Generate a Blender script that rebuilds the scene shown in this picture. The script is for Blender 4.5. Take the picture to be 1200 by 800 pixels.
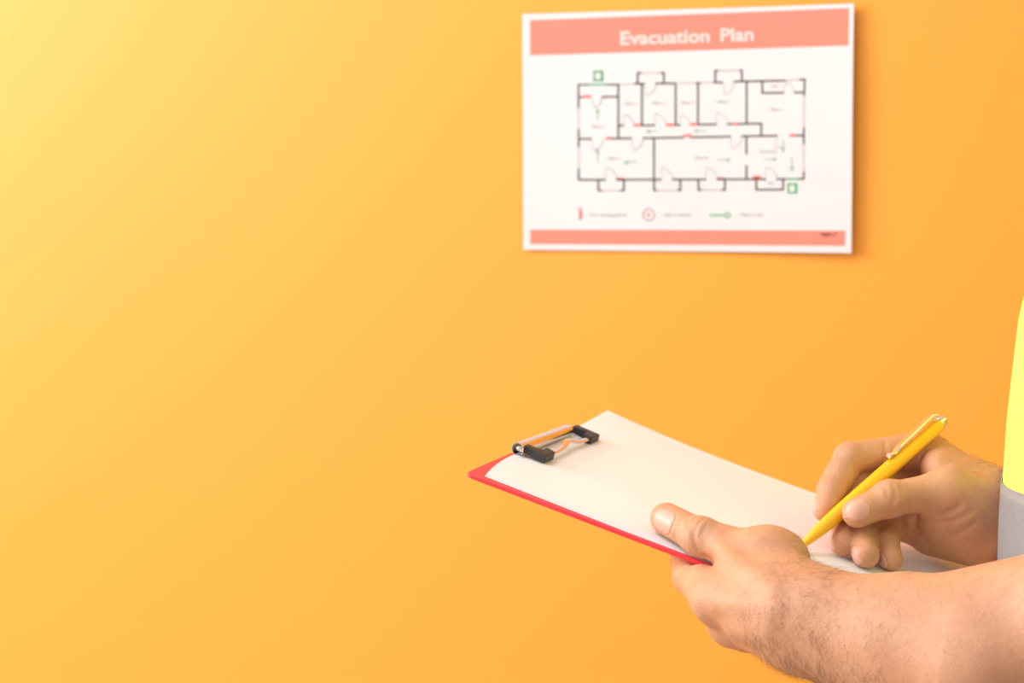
import bpy, bmesh, math, random
import numpy as np
from mathutils import Vector, Matrix

random.seed(7); rng = np.random.default_rng(7)
for o in list(bpy.data.objects): bpy.data.objects.remove(o)
SC = bpy.context.scene
COL = SC.collection

# ------------------------------------------------------------------ camera
FPX = 2400.0                                   # 72 mm lens on a 36 mm sensor, 1200 px wide
YAW, PITCH, ROLL = math.radians(19.54), math.radians(-4.89), math.radians(-0.29)
CAM = np.array([0.4584, -1.7451, 1.370])
def cam_basis():
    cy, sy, cp, sp = math.cos(YAW), math.sin(YAW), math.cos(PITCH), math.sin(PITCH)
    f = np.array([-sy*cp, cy*cp, sp]); r = np.array([cy, sy, 0.0]); u = np.cross(r, f)
    cr, sr = math.cos(ROLL), math.sin(ROLL)
    return np.stack([cr*r + sr*u, f, cr*u - sr*r], 1)      # columns: right, forward, up
CB = cam_basis()
cam_d = bpy.data.cameras.new('camera'); cam = bpy.data.objects.new('camera', cam_d); COL.objects.link(cam)
cam_d.lens = 72; cam_d.sensor_width = 36; cam_d.sensor_fit = 'HORIZONTAL'
cam_d.clip_start = 0.05
cam_d.dof.use_dof = True; cam_d.dof.focus_distance = 1.195; cam_d.dof.aperture_fstop = 9.5
m = Matrix(((CB[0,0], CB[0,2], -CB[0,1], CAM[0]), (CB[1,0], CB[1,2], -CB[1,1], CAM[1]),
            (CB[2,0], CB[2,2], -CB[2,1], CAM[2]), (0, 0, 0, 1)))
cam.matrix_world = m
SC.camera = cam

# ------------------------------------------------------------------ light and exposure
SC.view_settings.view_transform = 'Standard'; SC.view_settings.look = 'None'
SC.view_settings.exposure = -0.22; SC.view_settings.gamma = 1.0; SC.view_settings.use_curve_mapping = False
w = bpy.data.worlds.new('world'); SC.world = w; w.use_nodes = True
w.node_tree.nodes['Background'].inputs[0].default_value = (1.0, 0.98, 0.98, 1)
w.node_tree.nodes['Background'].inputs[1].default_value = 0.88
def area(name, loc, target, size, power, color):
    d = bpy.data.lights.new(name, 'AREA'); d.shape = 'RECTANGLE'; d.size, d.size_y = size; d.energy = power; d.color = color
    o = bpy.data.objects.new(name, d); COL.objects.link(o); o.location = loc
    o.rotation_euler = (Vector(target) - Vector(loc)).to_track_quat('-Z', 'Y').to_euler()
    return o
area('window_daylight', (-2.35, -1.35, 2.15), (0.0, -0.25, 1.25), (1.4, 1.5), 110, (1.0, 0.97, 0.92))
area('added_top_fill', (-0.45, -1.15, 2.6), (0.2, -0.75, 1.1), (0.7, 0.7), 13, (1.0, 0.95, 0.9))  # overhead fill, added to brighten the paper and hand tops

# ------------------------------------------------------------------ frames
def W3(p): return CAM + CB @ np.asarray(p, float)                       # camera frame -> world
def P(px, py, d): return W3([(px-600)/FPX*d, d, (400-py)/FPX*d])
BO = np.array([-0.0265571, 1.21990381, -0.07737579])
BR = np.array([[0.87850693, 0.41319973, 0.23977397], [-0.36557395, 0.90455753, -0.21938861], [-0.30754067, 0.10507929, 0.94571512]])
BOW = W3(BO); BRW = CB @ BR
def B(s, t, n): return BOW + BRW @ np.array([s, t, n], float)          # clipboard frame -> world
def to_local(p): return (np.asarray(p) - BOW) @ BRW
BOARD_M = Matrix([[BRW[i,0], BRW[i,1], BRW[i,2], BOW[i]] for i in range(3)] + [[0,0,0,1]])
WALL_Y = 0.0
PAPER_N = 0.0

# ------------------------------------------------------------------ materials
def mat(name, color, rough=0.5, metal=0.0, spec=0.5, **kw):
    m = bpy.data.materials.new(name); m.use_nodes = True
    b = m.node_tree.nodes['Principled BSDF']
    b.inputs['Base Color'].default_value = (*color, 1); b.inputs['Roughness'].default_value = rough
    b.inputs['Metallic'].default_value = metal; b.inputs['Specular IOR Level'].default_value = spec
    for k, v in kw.items(): b.inputs[k.replace('_', ' ')].default_value = v
    return m
def add_noise(m, scale, c1, c2, bump=0.0, detail=4, bscale=None, bdist=0.001, lo=.35, hi=.65):
    nt = m.node_tree; N = nt.nodes; L = nt.links; b = N['Principled BSDF']
    tc = N.new('ShaderNodeTexCoord'); nz = N.new('ShaderNodeTexNoise'); nz.inputs['Scale'].default_value = scale; nz.inputs['Detail'].default_value = detail
    L.new(tc.outputs['Object'], nz.inputs['Vector'])
    cr = N.new('ShaderNodeValToRGB'); cr.color_ramp.elements[0].position = lo; cr.color_ramp.elements[1].position = hi
    cr.color_ramp.elements[0].color = (*c1, 1); cr.color_ramp.elements[1].color = (*c2, 1)
    L.new(nz.outputs['Fac'], cr.inputs['Fac']); L.new(cr.outputs['Color'], b.inputs['Base Color'])
    if bump:
        n2 = N.new('ShaderNodeTexNoise'); n2.inputs['Scale'].default_value = bscale or scale*8; n2.inputs['Detail'].default_value = 3
        L.new(tc.outputs['Object'], n2.inputs['Vector'])
        bp = N.new('ShaderNodeBump'); bp.inputs['Strength'].default_value = bump; bp.inputs['Distance'].default_value = bdist
        L.new(n2.outputs['Fac'], bp.inputs['Height']); L.new(bp.outputs['Normal'], b.inputs['Normal'])
    return cr
M = {}
M['wall'] = mat('orange_wall_paint', (0.93, 0.385, 0.045), 0.5, spec=0.6)
add_noise(M['wall'], 2.2, (0.90, 0.350, 0.030), (0.91, 0.357, 0.031), bump=0.12, bscale=420, bdist=0.0006)
M['floor'] = mat('pale_laminate', (0.55, 0.47, 0.38), 0.5)
add_noise(M['floor'], 6, (0.5, 0.42, 0.33), (0.6, 0.52, 0.43))
M['poster'] = mat('poster_paper', (0.685, 0.675, 0.705), 0.6)
M['salmon'] = mat('salmon_print', (0.80, 0.225, 0.165), 0.6)
M['title'] = mat('pale_print', (0.78, 0.62, 0.60), 0.6)
M['black_print'] = mat('dark_print', (0.05, 0.03, 0.03), 0.6)
M['grey_print'] = mat('grey_print', (0.34, 0.28, 0.28), 0.6)
M['pale_line'] = mat('pale_line_print', (0.50, 0.44, 0.45), 0.6)
M['red_print'] = mat('red_print', (0.75, 0.09, 0.06), 0.6)
M['pink_print'] = mat('pink_print', (0.70, 0.24, 0.22), 0.6)
M['green_print'] = mat('green_print', (0.05, 0.36, 0.16), 0.6)
M['pale_green'] = mat('pale_green_print', (0.28, 0.44, 0.33), 0.6)
M['board'] = mat('red_plastic', (0.80, 0.035, 0.045), 0.42)
add_noise(M['board'], 30, (0.76, 0.032, 0.042), (0.84, 0.04, 0.05), bump=0.15, bscale=900, bdist=0.0003)
M['sheet'] = mat('writing_paper', (0.85, 0.82, 0.79), 0.65)
add_noise(M['sheet'], 9, (0.82, 0.795, 0.81), (0.84, 0.815, 0.825), bump=0.05, bscale=500, bdist=0.0002)
M['sheet_blue'] = mat('bluish_paper', (0.74, 0.76, 0.86), 0.65)
M['chrome'] = mat('chrome', (0.78, 0.74, 0.72), 0.16, 1.0)
M['rubber'] = mat('black_rubber', (0.022, 0.021, 0.022), 0.48)
add_noise(M['rubber'], 60, (0.018, 0.017, 0.018), (0.03, 0.028, 0.028), bump=0.1, bscale=700, bdist=0.0003)
M['pen'] = mat('yellow_plastic', (0.96, 0.50, 0.006), 0.30, Coat_Weight=0.3)
M['vest'] = mat('hi_vis_fabric', (0.80, 0.95, 0.10), 0.75)
add_noise(M['vest'], 14, (0.67, 0.85, 0.12), (0.71, 0.89, 0.14), bump=0.25, bscale=1200, bdist=0.0005)
M['strip'] = mat('grey_reflective_tape', (0.42, 0.42, 0.43), 0.45, 0.1)
add_noise(M['strip'], 300, (0.25, 0.25, 0.265), (0.275, 0.275, 0.29))
M['shirt'] = mat('grey_cotton', (0.35, 0.36, 0.38), 0.85)
add_noise(M['shirt'], 20, (0.33, 0.34, 0.36), (0.38, 0.39, 0.41))
M['denim'] = mat('blue_denim', (0.05, 0.08, 0.16), 0.85)
add_noise(M['denim'], 160, (0.04, 0.065, 0.14), (0.07, 0.10, 0.19))
M['shoe'] = mat('brown_leather', (0.10, 0.05, 0.025), 0.5)
add_noise(M['shoe'], 25, (0.08, 0.04, 0.02), (0.13, 0.065, 0.03))
M['hair'] = mat('brown_hair', (0.05, 0.028, 0.016), 0.55)
M['arm_hair'] = mat('arm_hair', (0.17, 0.08, 0.038), 0.5)
M['nail'] = mat('fingernail', (0.68, 0.37, 0.275), 0.45, Subsurface_Weight=0.15, Coat_Weight=0.05)
M['nail'].node_tree.nodes['Principled BSDF'].inputs['Subsurface Radius'].default_value = (0.004, 0.0015, 0.001)

def skin_material():
    m = mat('skin', (0.66, 0.36, 0.235), 0.5, Subsurface_Weight=0.22, Subsurface_Scale=1.0)
    nt = m.node_tree; N = nt.nodes; L = nt.links; b = N['Principled BSDF']
    b.inputs['Subsurface Radius'].default_value = (0.006, 0.0022, 0.0012)
    tc = N.new('ShaderNodeTexCoord')
    def noise(scale, detail=4):
        n = N.new('ShaderNodeTexNoise'); n.inputs['Scale'].default_value = scale; n.inputs['Detail'].default_value = detail
        L.new(tc.outputs['Object'], n.inputs['Vector']); return n
    n1 = noise(38, 5); n2 = noise(260, 3)
    mix = N.new('ShaderNodeMath'); mix.operation = 'MULTIPLY_ADD'; mix.inputs[1].default_value = 0.35
    L.new(n2.outputs['Fac'], mix.inputs[0]); L.new(n1.outputs['Fac'], mix.inputs[2])
    cr = N.new('ShaderNodeValToRGB'); e = cr.color_ramp.elements
    e[0].position = 0.45; e[0].color = (0.53, 0.245, 0.13, 1)
    e[1].position = 0.92; e[1].color = (0.65, 0.335, 0.19, 1)
    L.new(mix.outputs[0], cr.inputs['Fac']); L.new(cr.outputs['Color'], b.inputs['Base Color'])
    v = N.new('ShaderNodeTexVoronoi'); v.inputs['Scale'].default_value = 1300; v.feature = 'F1'
    L.new(tc.outputs['Object'], v.inputs['Vector'])
    n3 = noise(520, 5)
    ad = N.new('ShaderNodeMath'); ad.operation = 'MULTIPLY_ADD'; ad.inputs[1].default_value = 1.1
    L.new(n3.outputs['Fac'], ad.inputs[0]); L.new(v.outputs['Distance'], ad.inputs[2])
    bp = N.new('ShaderNodeBump'); bp.inputs['Strength'].default_value = 0.34; bp.inputs['Distance'].default_value = 0.0006
    L.new(ad.outputs[0], bp.inputs['Height']); L.new(bp.outputs['Normal'], b.inputs['Normal'])
    return m
M['skin'] = skin_material()

# ------------------------------------------------------------------ object helpers
def tag(o, label=None, cat=None, group=None, kind=None):
    if label: o['label'] = label
    if cat: o['category'] = cat
    if group: o['group'] = group
    if kind: o['kind'] = kind
    return o
def empty(name, loc):
    o = bpy.data.objects.new(name, None); COL.objects.link(o); o.location = loc; o.empty_display_size = 0.05; return o
def link_mesh(name, me, mt, parent=None, matrix=None, smooth=False):
    o = bpy.data.objects.new(name, me); COL.objects.link(o)
    if not me.materials: me.materials.append(M[mt])
    if smooth: me.polygons.foreach_set('use_smooth', [True]*len(me.polygons))
    if matrix is not None: o.matrix_world = matrix
    if parent is not None:
        o.parent = parent
        bpy.context.view_layer.update()
        if matrix is not None or True: o.matrix_parent_inverse = parent.matrix_world.inverted()
    return o
def from_data(name, verts, faces, mt, parent=None, matrix=None, smooth=False):
    me = bpy.data.meshes.new(name); me.from_pydata([tuple(v) for v in verts], [], [tuple(int(i) for i in f) for f in faces]); me.update()
    return link_mesh(name, me, mt, parent, matrix, smooth)
def from_bm(name, bm, mt, parent=None, matrix=None, smooth=False):
    bmesh.ops.recalc_face_normals(bm, faces=bm.faces)
    me = bpy.data.meshes.new(name); bm.to_mesh(me); bm.free()
    return link_mesh(name, me, mt, parent, matrix, smooth)
def bm_box(bm, lo, hi, bevel=0.0, seg=2):
    r = bmesh.ops.create_cube(bm, size=1.0)
    for v in r['verts']:
        v.co = Vector([lo[i] + (v.co[i] + .5)*(hi[i]-lo[i]) for i in range(3)])
    if bevel:
        bmesh.ops.bevel(bm, geom=list({e for v in r['verts'] for e in v.link_edges}), offset=bevel, segments=seg, affect='EDGES', profile=0.5)
def tube_data(path, radius, seg=8, caps=True, flat=None):
    path = [np.asarray(p, float) for p in path]; n = len(path); V = []; F = []
    rad = radius if hasattr(radius, '__len__') else [radius]*n
    up = None
    for i, p in enumerate(path):
        t = path[min(i+1, n-1)] - path[max(i-1, 0)]; t = t/np.linalg.norm(t)
        if up is None:
            a = np.array([0, 0, 1.0]) if abs(t[2]) < .9 else np.array([1.0, 0, 0])
            up = a - t*(a @ t)
        up = up - t*(up @ t); up = up/np.linalg.norm(up); sd = np.cross(t, up)
        for k in range(seg):
            an = 2*math.pi*k/seg
            V.append(p + rad[i]*(math.cos(an)*up*(flat[1] if flat else 1) + math.sin(an)*sd*(flat[0] if flat else 1)))
    for i in range(n-1):
        for k in range(seg):
            k2 = (k+1) % seg
            F.append((i*seg+k, i*seg+k2, (i+1)*seg+k2, (i+1)*seg+k))
    if caps:
        F.append(tuple(reversed(range(seg)))); F.append(tuple(range((n-1)*seg, n*seg)))
    return V, F
def lathe_data(profile, origin, axis, seg=32):
    """profile: (distance along axis, radius)"""
    axis = np.asarray(axis, float)/np.linalg.norm(axis); a = np.array([0, 0, 1.0]) if abs(axis[2]) < .9 else np.array([1.0, 0, 0])
    e1 = a - axis*(a @ axis); e1 /= np.linalg.norm(e1); e2 = np.cross(axis, e1); V = []; F = []
    for (h, r) in profile:
        for k in range(seg):
            an = 2*math.pi*k/seg; V.append(origin + axis*h + r*(math.cos(an)*e1 + math.sin(an)*e2))
    for i in range(len(profile)-1):
        for k in range(seg):
            k2 = (k+1) % seg; F.append((i*seg+k, i*seg+k2, (i+1)*seg+k2, (i+1)*seg+k))
    F.append(tuple(reversed(range(seg)))); F.append(tuple(range((len(profile)-1)*seg, len(profile)*seg)))
    return V, F

# ------------------------------------------------------------------ the setting
bm = bmesh.new(); bm_box(bm, (-5.0, 0.0, 0.0), (6.0, 0.12, 2.8)); tag(from_bm('wall_back', bm, 'wall'), 'smooth orange painted wall behind the poster', 'wall', kind='structure')
bm = bmesh.new(); bm_box(bm, (-5.0, -6.0, -0.06), (6.0, 0.12, 0.0)); tag(from_bm('floor', bm, 'floor'), 'pale floor in front of the orange wall', 'floor', kind='structure')

# ------------------------------------------------------------------ poster
PZ = 1.40; PW, PH = 0.297, 0.210
def lift(x, z):
    """how far the hanging sheet stands off the wall at (x, z) from its centre"""
    u = max(0.0, (x + 0.02)/(PW/2 + 0.02)); v = (PH/2 - z)/PH
    l = max(0.0, (-x - 0.09)/(PW/2 - 0.09))
    return 0.0016 + 0.0075*u**2.2*(0.55 + 0.45*math.sin(math.pi*min(1, v*0.8 + 0.12))) + 0.0012*l*l + 0.0012*max(0, v-.75)*4*(0.4+u)
def poster_xz(px, py):
    d = CB @ np.array([(px-600)/FPX, 1, (400-py)/FPX]); k = (-0.004 - CAM[1])/d[1]; q = CAM + d*k
    return q[0], q[2] - PZ
def pos_pt(x, z, off): return (x, -lift(x, z) - off, PZ + z)
poster = empty('evacuation_plan_poster', (0, -0.002, PZ - PH/2))
tag(poster, 'white printed evacuation plan sheet with salmon header hanging on the orange wall', 'poster')
def sheet_grid(x0, x1, z0, z1, nx, nz, off, back=None):
    V = []; F = []
    for layer in ([off] if back is None else [off, back]):
        for j in range(nz+1):
            for i in range(nx+1):
                V.append(pos_pt(x0+(x1-x0)*i/nx, z0+(z1-z0)*j/nz, layer))
    n1 = nx+1
    for j in range(nz):
        for i in range(nx):
            a = j*n1+i; F.append((a, a+1, a+n1+1, a+n1))
    if back is not None:
        o = n1*(nz+1)
        F += [tuple(x+o for x in reversed(f)) for f in list(F)]
        rim = list(range(n1)) + [j*n1+nx for j in range(1, nz+1)] + [nz*n1+i for i in range(nx-1, -1, -1)] + [j*n1 for j in range(nz-1, 0, -1)]
        for k in range(len(rim)):
            a, b = rim[k], rim[(k+1) % len(rim)]; F.append((b, a, a+o, b+o))
    return V, F
V, F = sheet_grid(-PW/2, PW/2, -PH/2, PH/2, 60, 40, 0.0002, 0.0)
from_data('paper_sheet', V, F, 'poster', poster, smooth=False)
class Print:
    """flat ink shapes lying on the curved sheet"""
    def __init__(s, off=0.00035): s.V = []; s.F = []; s.off = off
    def quad_px(s, pts, n=1):
        q = [np.array(poster_xz(*p)) for p in pts]; b = len(s.V)
        for i in range(n+1):
            for (a, c) in ((q[0], q[1]), (q[3], q[2])):
                w_ = a + (c-a)*i/n; s.V.append(pos_pt(w_[0], w_[1], s.off))
        for i in range(n): k = b+2*i; s.F.append((k, k+1, k+3, k+2))
    def line(s, x0, y0, x1, y1, wpx=2.4):
        d = np.array([x1-x0, y1-y0], float); L = np.linalg.norm(d); d /= L; nn = np.array([-d[1], d[0]])*wpx/2; e = d*wpx*0.4
        a = np.array([x0, y0])-e; c = np.array([x1, y1])+e
        s.quad_px([a-nn, c-nn, c+nn, a+nn], max(1, int(L/20)))
    def arc(s, cx, cy, r, a0, a1, wpx=1.0, n=14):
        for i in range(n):
            t0 = math.radians(a0+(a1-a0)*i/n); t1 = math.radians(a0+(a1-a0)*(i+1)/n)
            s.line(cx+r*math.cos(t0), cy+r*math.sin(t0), cx+r*math.cos(t1), cy+r*math.sin(t1), wpx)
    def text(s, body, px, py, hpx, slope=0.0, bold=0.0, width=None, italic=0.0):
        """text whose baseline starts at the pixel and whose capitals are hpx tall"""
        cu = bpy.data.curves.new('txt', 'FONT'); cu.body = body; cu.size = 1.0; cu.offset = bold; cu.resolution_u = 3; cu.shear = italic
        ob = bpy.data.objects.new('txt', cu); COL.objects.link(ob); bpy.context.view_layer.update()
        me = bpy.data.meshes.new_from_object(ob.evaluated_get(bpy.context.evaluated_depsgraph_get()))
        co = np.array([v.co[:2] for v in me.vertices]); b = len(s.V)
        sc = hpx/0.70; sx = sc if width is None else width/(co[:,0].max()-co[:,0].min()); x_min = co[:,0].min()
        for (x, y) in co:
            X = px+(x-x_min)*sx; q = poster_xz(X, py+slope*(X-px)-y*sc); s.V.append(pos_pt(q[0], q[1], s.off))
        s.F += [tuple(b+i for i in p.vertices) for p in me.polygons]
        bpy.data.objects.remove(ob); bpy.data.meshes.remove(me); bpy.data.curves.remove(cu)
    def build(s, name, mt): return from_data(name, s.V, s.F, mt, poster)
def ink(name, mt, draw, off=0.00035):
    q = Print(off); draw(q); return q.build(name, mt)
pr = Print(0.0003); pr.quad_px([(620.6, 23.4), (996, 9.6), (995.4, 53.5), (620.6, 64.7)], 40); pr.build('header_band', 'salmon')
pr = Print(0.0003); pr.quad_px([(621, 269), (991.7, 270), (991.3, 287.8), (621, 286)], 40); pr.build('footer_band', 'salmon')
ink('title_lettering', 'title', lambda q: q.text('Evacuation', 726.5, 52.0, 15.0, -0.030, 0.028, 104.5), 0.0005); ink('title_lettering', 'title', lambda q: q.text('Plan', 844, 48.3, 15.0, -0.030, 0.028, 39), 0.0005)
# walls of the floor plan, each stretch its own piece
for l in [(677,99,688,99),(712,99,724,99),(743,98,754,98),(768,97.6,791,97.6),(815,97,820,97),(836,96.5,846,96.5),(860,95.5,920,94.4),(937,93.5,943.5,93.2),
          (943.5,93,942.8,112),(942.5,150,942.3,168),(942.3,202,942.3,209.5),
          (677,210.6,708,210.6),(722,210.5,773.5,210.4),(787.6,210.3,826,210.2),(840,210,896.6,210),(910.6,209.8,922,209.7),(935,209.6,942.3,209.5),
          (677,99,677,126),(677.2,152,677.2,171.6),(677.2,198,677.2,210.5),
          (677,113.6,682,113.6),(705,113.4,723.5,113.2),(723.8,99,723.8,162.2),(751.5,98,751.5,146.8),(791,97.5,791,146.4),(817.2,97,817.2,146),(874.6,95,874.6,145),
          (723.8,147,729.4,147),(751.5,146.8,766,146.7),(791,146.5,796,146.4),(817.3,145.8,838.5,145.6),(852.5,145.4,858,145.3),(866,145.2,892,144.6),(892,144.6,892,159),
          (677,162.6,692,162.5),(716,162.3,738.8,162),(753,161.8,800,161),(809,160.8,855.3,160),(869,159.6,910.6,159),(933,158.8,941.8,158.7),
          (765.6,162,765.6,210.4),(874.4,160,874.4,180),(874.4,194,874.4,210),
          (746.5,86,746.5,98),(777.2,86,777.2,97.6),(746.5,85.4,750,85.4),(774,85.2,777.2,85.2),(837.6,83,837.6,96.5),(869,82.5,869,95.6),(837.6,82.7,841,82.7),(866,82.4,869,82.4),
          (893.2,94.8,893.2,108.8),(893.2,108.9,918,108.7),(932,108.4,943,108.2),
          (700.4,211,700.4,223),(730.3,211,730.3,223),(700.4,223.2,704,223.2),(727,223.1,730.3,223.1),(765.7,211,765.7,223),(796.5,211,796.5,223),(765.7,223,769,223),(793,222.9,796.5,222.9),
          (817.8,210.5,817.8,222.6),(849,210,849,222.6),(817.8,222.6,822,222.6),(845,222.5,849,222.5),(886,210,886,222),(917.8,210,917.8,222),(886,222.2,917.8,222)]:
    ink('plan_wall', 'black_print', lambda q: q.line(*l, 2.2))
for l in [(724,98.8,743,98.2),(791,97.6,815,97),(820,97,836,96.6),(920,94.4,937,93.6),(942.8,112,942.5,150),(942.3,168,942.3,202),(677,126,677.2,152),(677.2,172,677.2,198),
          (750,85.4,774,85.2),(841,82.7,866,82.4),(704,223.2,727,223.1),(769,223,793,222.9),(822,222.6,845,222.5)]: ink('plan_window', 'pale_line', lambda q: q.line(*l, 1.7))
for (cx, cy, r, a0, a1) in [(754,98,14,0,80),(846,96.5,14,0,80),(692,113.5,13,0,75),(729.5,147,12.5,-85,0),(766,146.7,13.5,-85,0),(796,146.4,12,-85,0),(838.5,145.6,14,-85,0),(692,162.5,14,0,80),
                            (739,162,14,0,80),(855.3,160,14,0,80),(911,159,14,60,100),(918,108.7,13,-75,0),(708,210.6,14,-85,0),(773.5,210.4,14,-85,0),(826,210.2,14,-85,0),(896.6,210,14,-85,0)]:
    k = Print(); k.arc(cx, cy, r, a0, a1, 0.8); t = math.radians(a0 if abs(a0) > abs(a1) else a1); k.line(cx, cy, cx+r*math.cos(t), cy+r*math.sin(t), 0.8); k.build('door_swing', 'pale_line')
for (b_, x, y) in [('Office 1',731,123),('Office 2',763,122.5),('Office 3',797,122),('Office 4',839,121),('Office 5',902,130),('Office 6',692,150),('Office 7',711,187.5),('Office 8',813,186.5),('Reception',891,179),('WC',904,103),('WC',899,216.5)]:
    ink('room_lettering', 'grey_print', lambda q: q.text(b_, x, y, 3.4, -0.012))
for (b_, x, y, w_) in [('- Fire extinguisher', 686, 253.6, 49), ('- Alarm button', 774, 253.4, 35), ('- Way to exit', 863.5, 253.4, 31)]: ink('legend_lettering', 'grey_print', lambda q: q.text(b_, x, y, 4.2, width=w_))
for (x, y, w_) in [(682,113,10),(742,146.5,9),(780,146.3,11),(808,145.6,9),(858,145.1,8),(709,162,7.5),(800,158.8,9.5),(925.6,158.6,8),(722,209.8,9),(840,209.2,8.5),(882,207.4,9.5)]:
    ink('fire_extinguisher_mark', 'red_print', lambda q: q.quad_px([(x, y-1.4), (x+w_, y-1.5), (x+w_, y+1.4), (x, y+1.5)]))
k = Print()
k.quad_px([(677.8, 246.5), (681.2, 246.5), (681.2, 257), (677.8, 257)]); k.line(677.5, 243.5, 680.5, 245.5, 1.6)
k.build('fire_extinguisher_symbol', 'red_print')
k = Print(); k.arc(759.5, 251.5, 6.6, 0, 360, 1.3, 28); k.arc(759.5, 251.5, 1.4, 0, 360, 1.2, 8); k.build('alarm_button_mark', 'pink_print')
for (x, y) in [(700.3, 88.8), (928.8, 220.6)]:
    k = Print(); k.line(x-4.8, y-5, x+4.8, y-5, 2.2); k.line(x-4.8, y+5, x+4.8, y+5, 2.2); k.line(x-4.8, y-5, x-4.8, y+5, 2.0); k.line(x+4.4, y-5, x+4.4, y+5, 3.0); k.build('exit_sign', 'green_print')
ink('exit_door', 'green_print', lambda q: q.line(688, 99, 712, 99, 2.2)); ink('exit_door', 'green_print', lambda q: q.line(922, 209.7, 935, 209.6, 2.2))
k = Print()
k.line(832, 252.2, 849, 252.2, 2.0); k.arc(852, 252.2, 3.4, 0, 360, 1.4, 4)
k.build('legend_arrow', 'green_print')
for (x0, y0, x1, y1) in [(699.5,141,699.5,128),(699.7,190,699.7,176),(745,189,731,190.5),(769,153.8,757,154),(826,153.2,813,153.5),(841,187.3,855,187.2),(896,186.6,910,186.5),(918,164,918,178),(928.3,185,928.3,200)]:
    k = Print(); k.line(x0, y0, x1, y1, 1.2); d = np.array([x1-x0, y1-y0]); d = d/np.linalg.norm(d); nn = np.array([-d[1], d[0]])
    for sgn in (-1, 1): k.line(x1, y1, x1-d[0]*4+sgn*nn[0]*2.2, y1-d[1]*4+sgn*nn[1]*2.2, 1.1)
    k.build('way_arrow', 'pale_green')
k = Print(0.0005)
sg = [(962,274.5),(964,272.6),(965,275.8),(967.2,273),(968,277.4),(970,272.5),(971.5,276.5),(973.5,272.8),(974.5,275.5),(976.5,273.5)]
for a, b_ in zip(sg, sg[1:]): k.line(*a, *b_, 1.0)
k.line(978, 277.5, 981.5, 271.5, 1.0); k.build('signature_scribble', 'black_print')

# ------------------------------------------------------------------ clipboard
BLEN, BWID, BTHK = 0.305, 0.2245, 0.0030
clipboard = empty('clipboard', tuple(B(BLEN/2, BWID/2, -BTHK)))
clipboard.rotation_euler = BOARD_M.to_euler(); bpy.context.view_layer.update()
tag(clipboard, 'red plastic clipboard with chrome clip held over the left forearm', 'clipboard')
def board_outline(n=10, r=0.004):
    pts = []
    for (cx, cy, a0) in ((r, r, 180), (BLEN-r, r, 270), (BLEN-r, BWID-r, 0), (r, BWID-r, 90)):
        for i in range(5):
            a = math.radians(a0+90*i/4); pts.append((cx+r*math.cos(a), cy+r*math.sin(a)))
        if a0 == 90:                                            # the clip end bulges slightly outward
            for i in range(1, 24): t = BWID-r-(BWID-2*r)*i/24; pts.append((-0.0028*math.sin(math.pi*t/BWID), t))
    return pts
ol = board_outline(); n = len(ol)
bm = bmesh.new()
lay = []
for z, ins in ((-0.0004-BTHK, 0.0), (-0.0004-BTHK+0.0004, -0.0005), (-0.0009, -0.0005), (-0.0004, 0.0)):
    cx, cy = BLEN/2, BWID/2
    lay.append([bm.verts.new((x+(x-cx)/abs(x-cx+1e-9)*-ins, y+(y-cy)/abs(y-cy+1e-9)*-ins, z)) for x, y in ol])
for a, b_ in zip(lay, lay[1:]):
    for i in range(n): bm.faces.new((a[i], a[(i+1) % n], b_[(i+1) % n], b_[i]))
bm.faces.new(lay[0]); bm.faces.new(lay[-1])
bmesh.ops.triangulate(bm, faces=[f for f in bm.faces if len(f.verts) > 4])
from_bm('board', bm, 'board', clipboard, BOARD_M)
# clip: sprung chrome tube on the edge, wire lever with two black rubber feet
T0, T1 = 0.066, 0.146
V = []; F = []; seg = 22
for t in (T0, T1):
    for rr in (0.0042, 0.0036):
        for i in range(seg+1):
            a = math.radians(-75 + 290*i/seg); V.append((0.0020-rr*math.cos(a)*-1*-1, t, 0.0042+rr*math.sin(a)))
m1 = seg+1
for i in range(seg):
    F += [(i, i+1, 2*m1+i+1, 2*m1+i), (m1+i+1, m1+i, 3*m1+i, 3*m1+i+1), (i+1, i, m1+i, m1+i+1), (2*m1+i, 2*m1+i+1, 3*m1+i+1, 3*m1+i)]
F += [(0, 2*m1, 3*m1, m1), (seg, m1+seg, 3*m1+seg, 2*m1+seg)]
from_data('spring_tube', V, F, 'chrome', clipboard, BOARD_M, smooth=False)
bm = bmesh.new(); bm_box(bm, (-0.0035, T0+0.006, -0.0042), (0.004, T1-0.006, 0.0006), 0.0005); from_bm('clip_base', bm, 'chrome', clipboard, BOARD_M)
def wire(name, pts, r, flat=None):
    V, F = tube_data(pts, r, 10, True, flat); return from_data(name, V, F, 'chrome', clipboard, BOARD_M, smooth=True)
def smooth_path(pts, n=8):
    pts = [np.array(p, float) for p in pts]; out = []
    for i in range(len(pts)-1):
        p0, p1, p2, p3 = pts[max(i-1, 0)], pts[i], pts[i+1], pts[min(i+2, len(pts)-1)]
        for k_ in range(n):
            t = k_/n; out.append(0.5*((2*p1)+(-p0+p2)*t+(2*p0-5*p1+4*p2-p3)*t*t+(-p0+3*p1-3*p2+p3)*t**3))
    out.append(pts[-1]); return out
wire('hinge_wire', [(0.0030, T0-0.002, 0.0050), (0.0030, T1+0.016, 0.0050)], 0.00135)
wire('hinge_wire', [(0.0030, T0+0.001, 0.0036), (0.0055, T0+0.004, 0.0046), (0.0075, T0+0.007, 0.005)], 0.0013)
wire('lever_wire', smooth_path([(0.0178, 0.080, 0.0042), (0.0178, 0.092, 0.0042), (0.0172, 0.104, 0.0048), (0.0150, 0.114, 0.0062), (0.0152, 0.120, 0.0058), (0.0172, 0.126, 0.0048), (0.0178, 0.133, 0.0044), (0.0178, 0.146, 0.0042)]), 0.0016, (1.4, .8))
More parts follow.
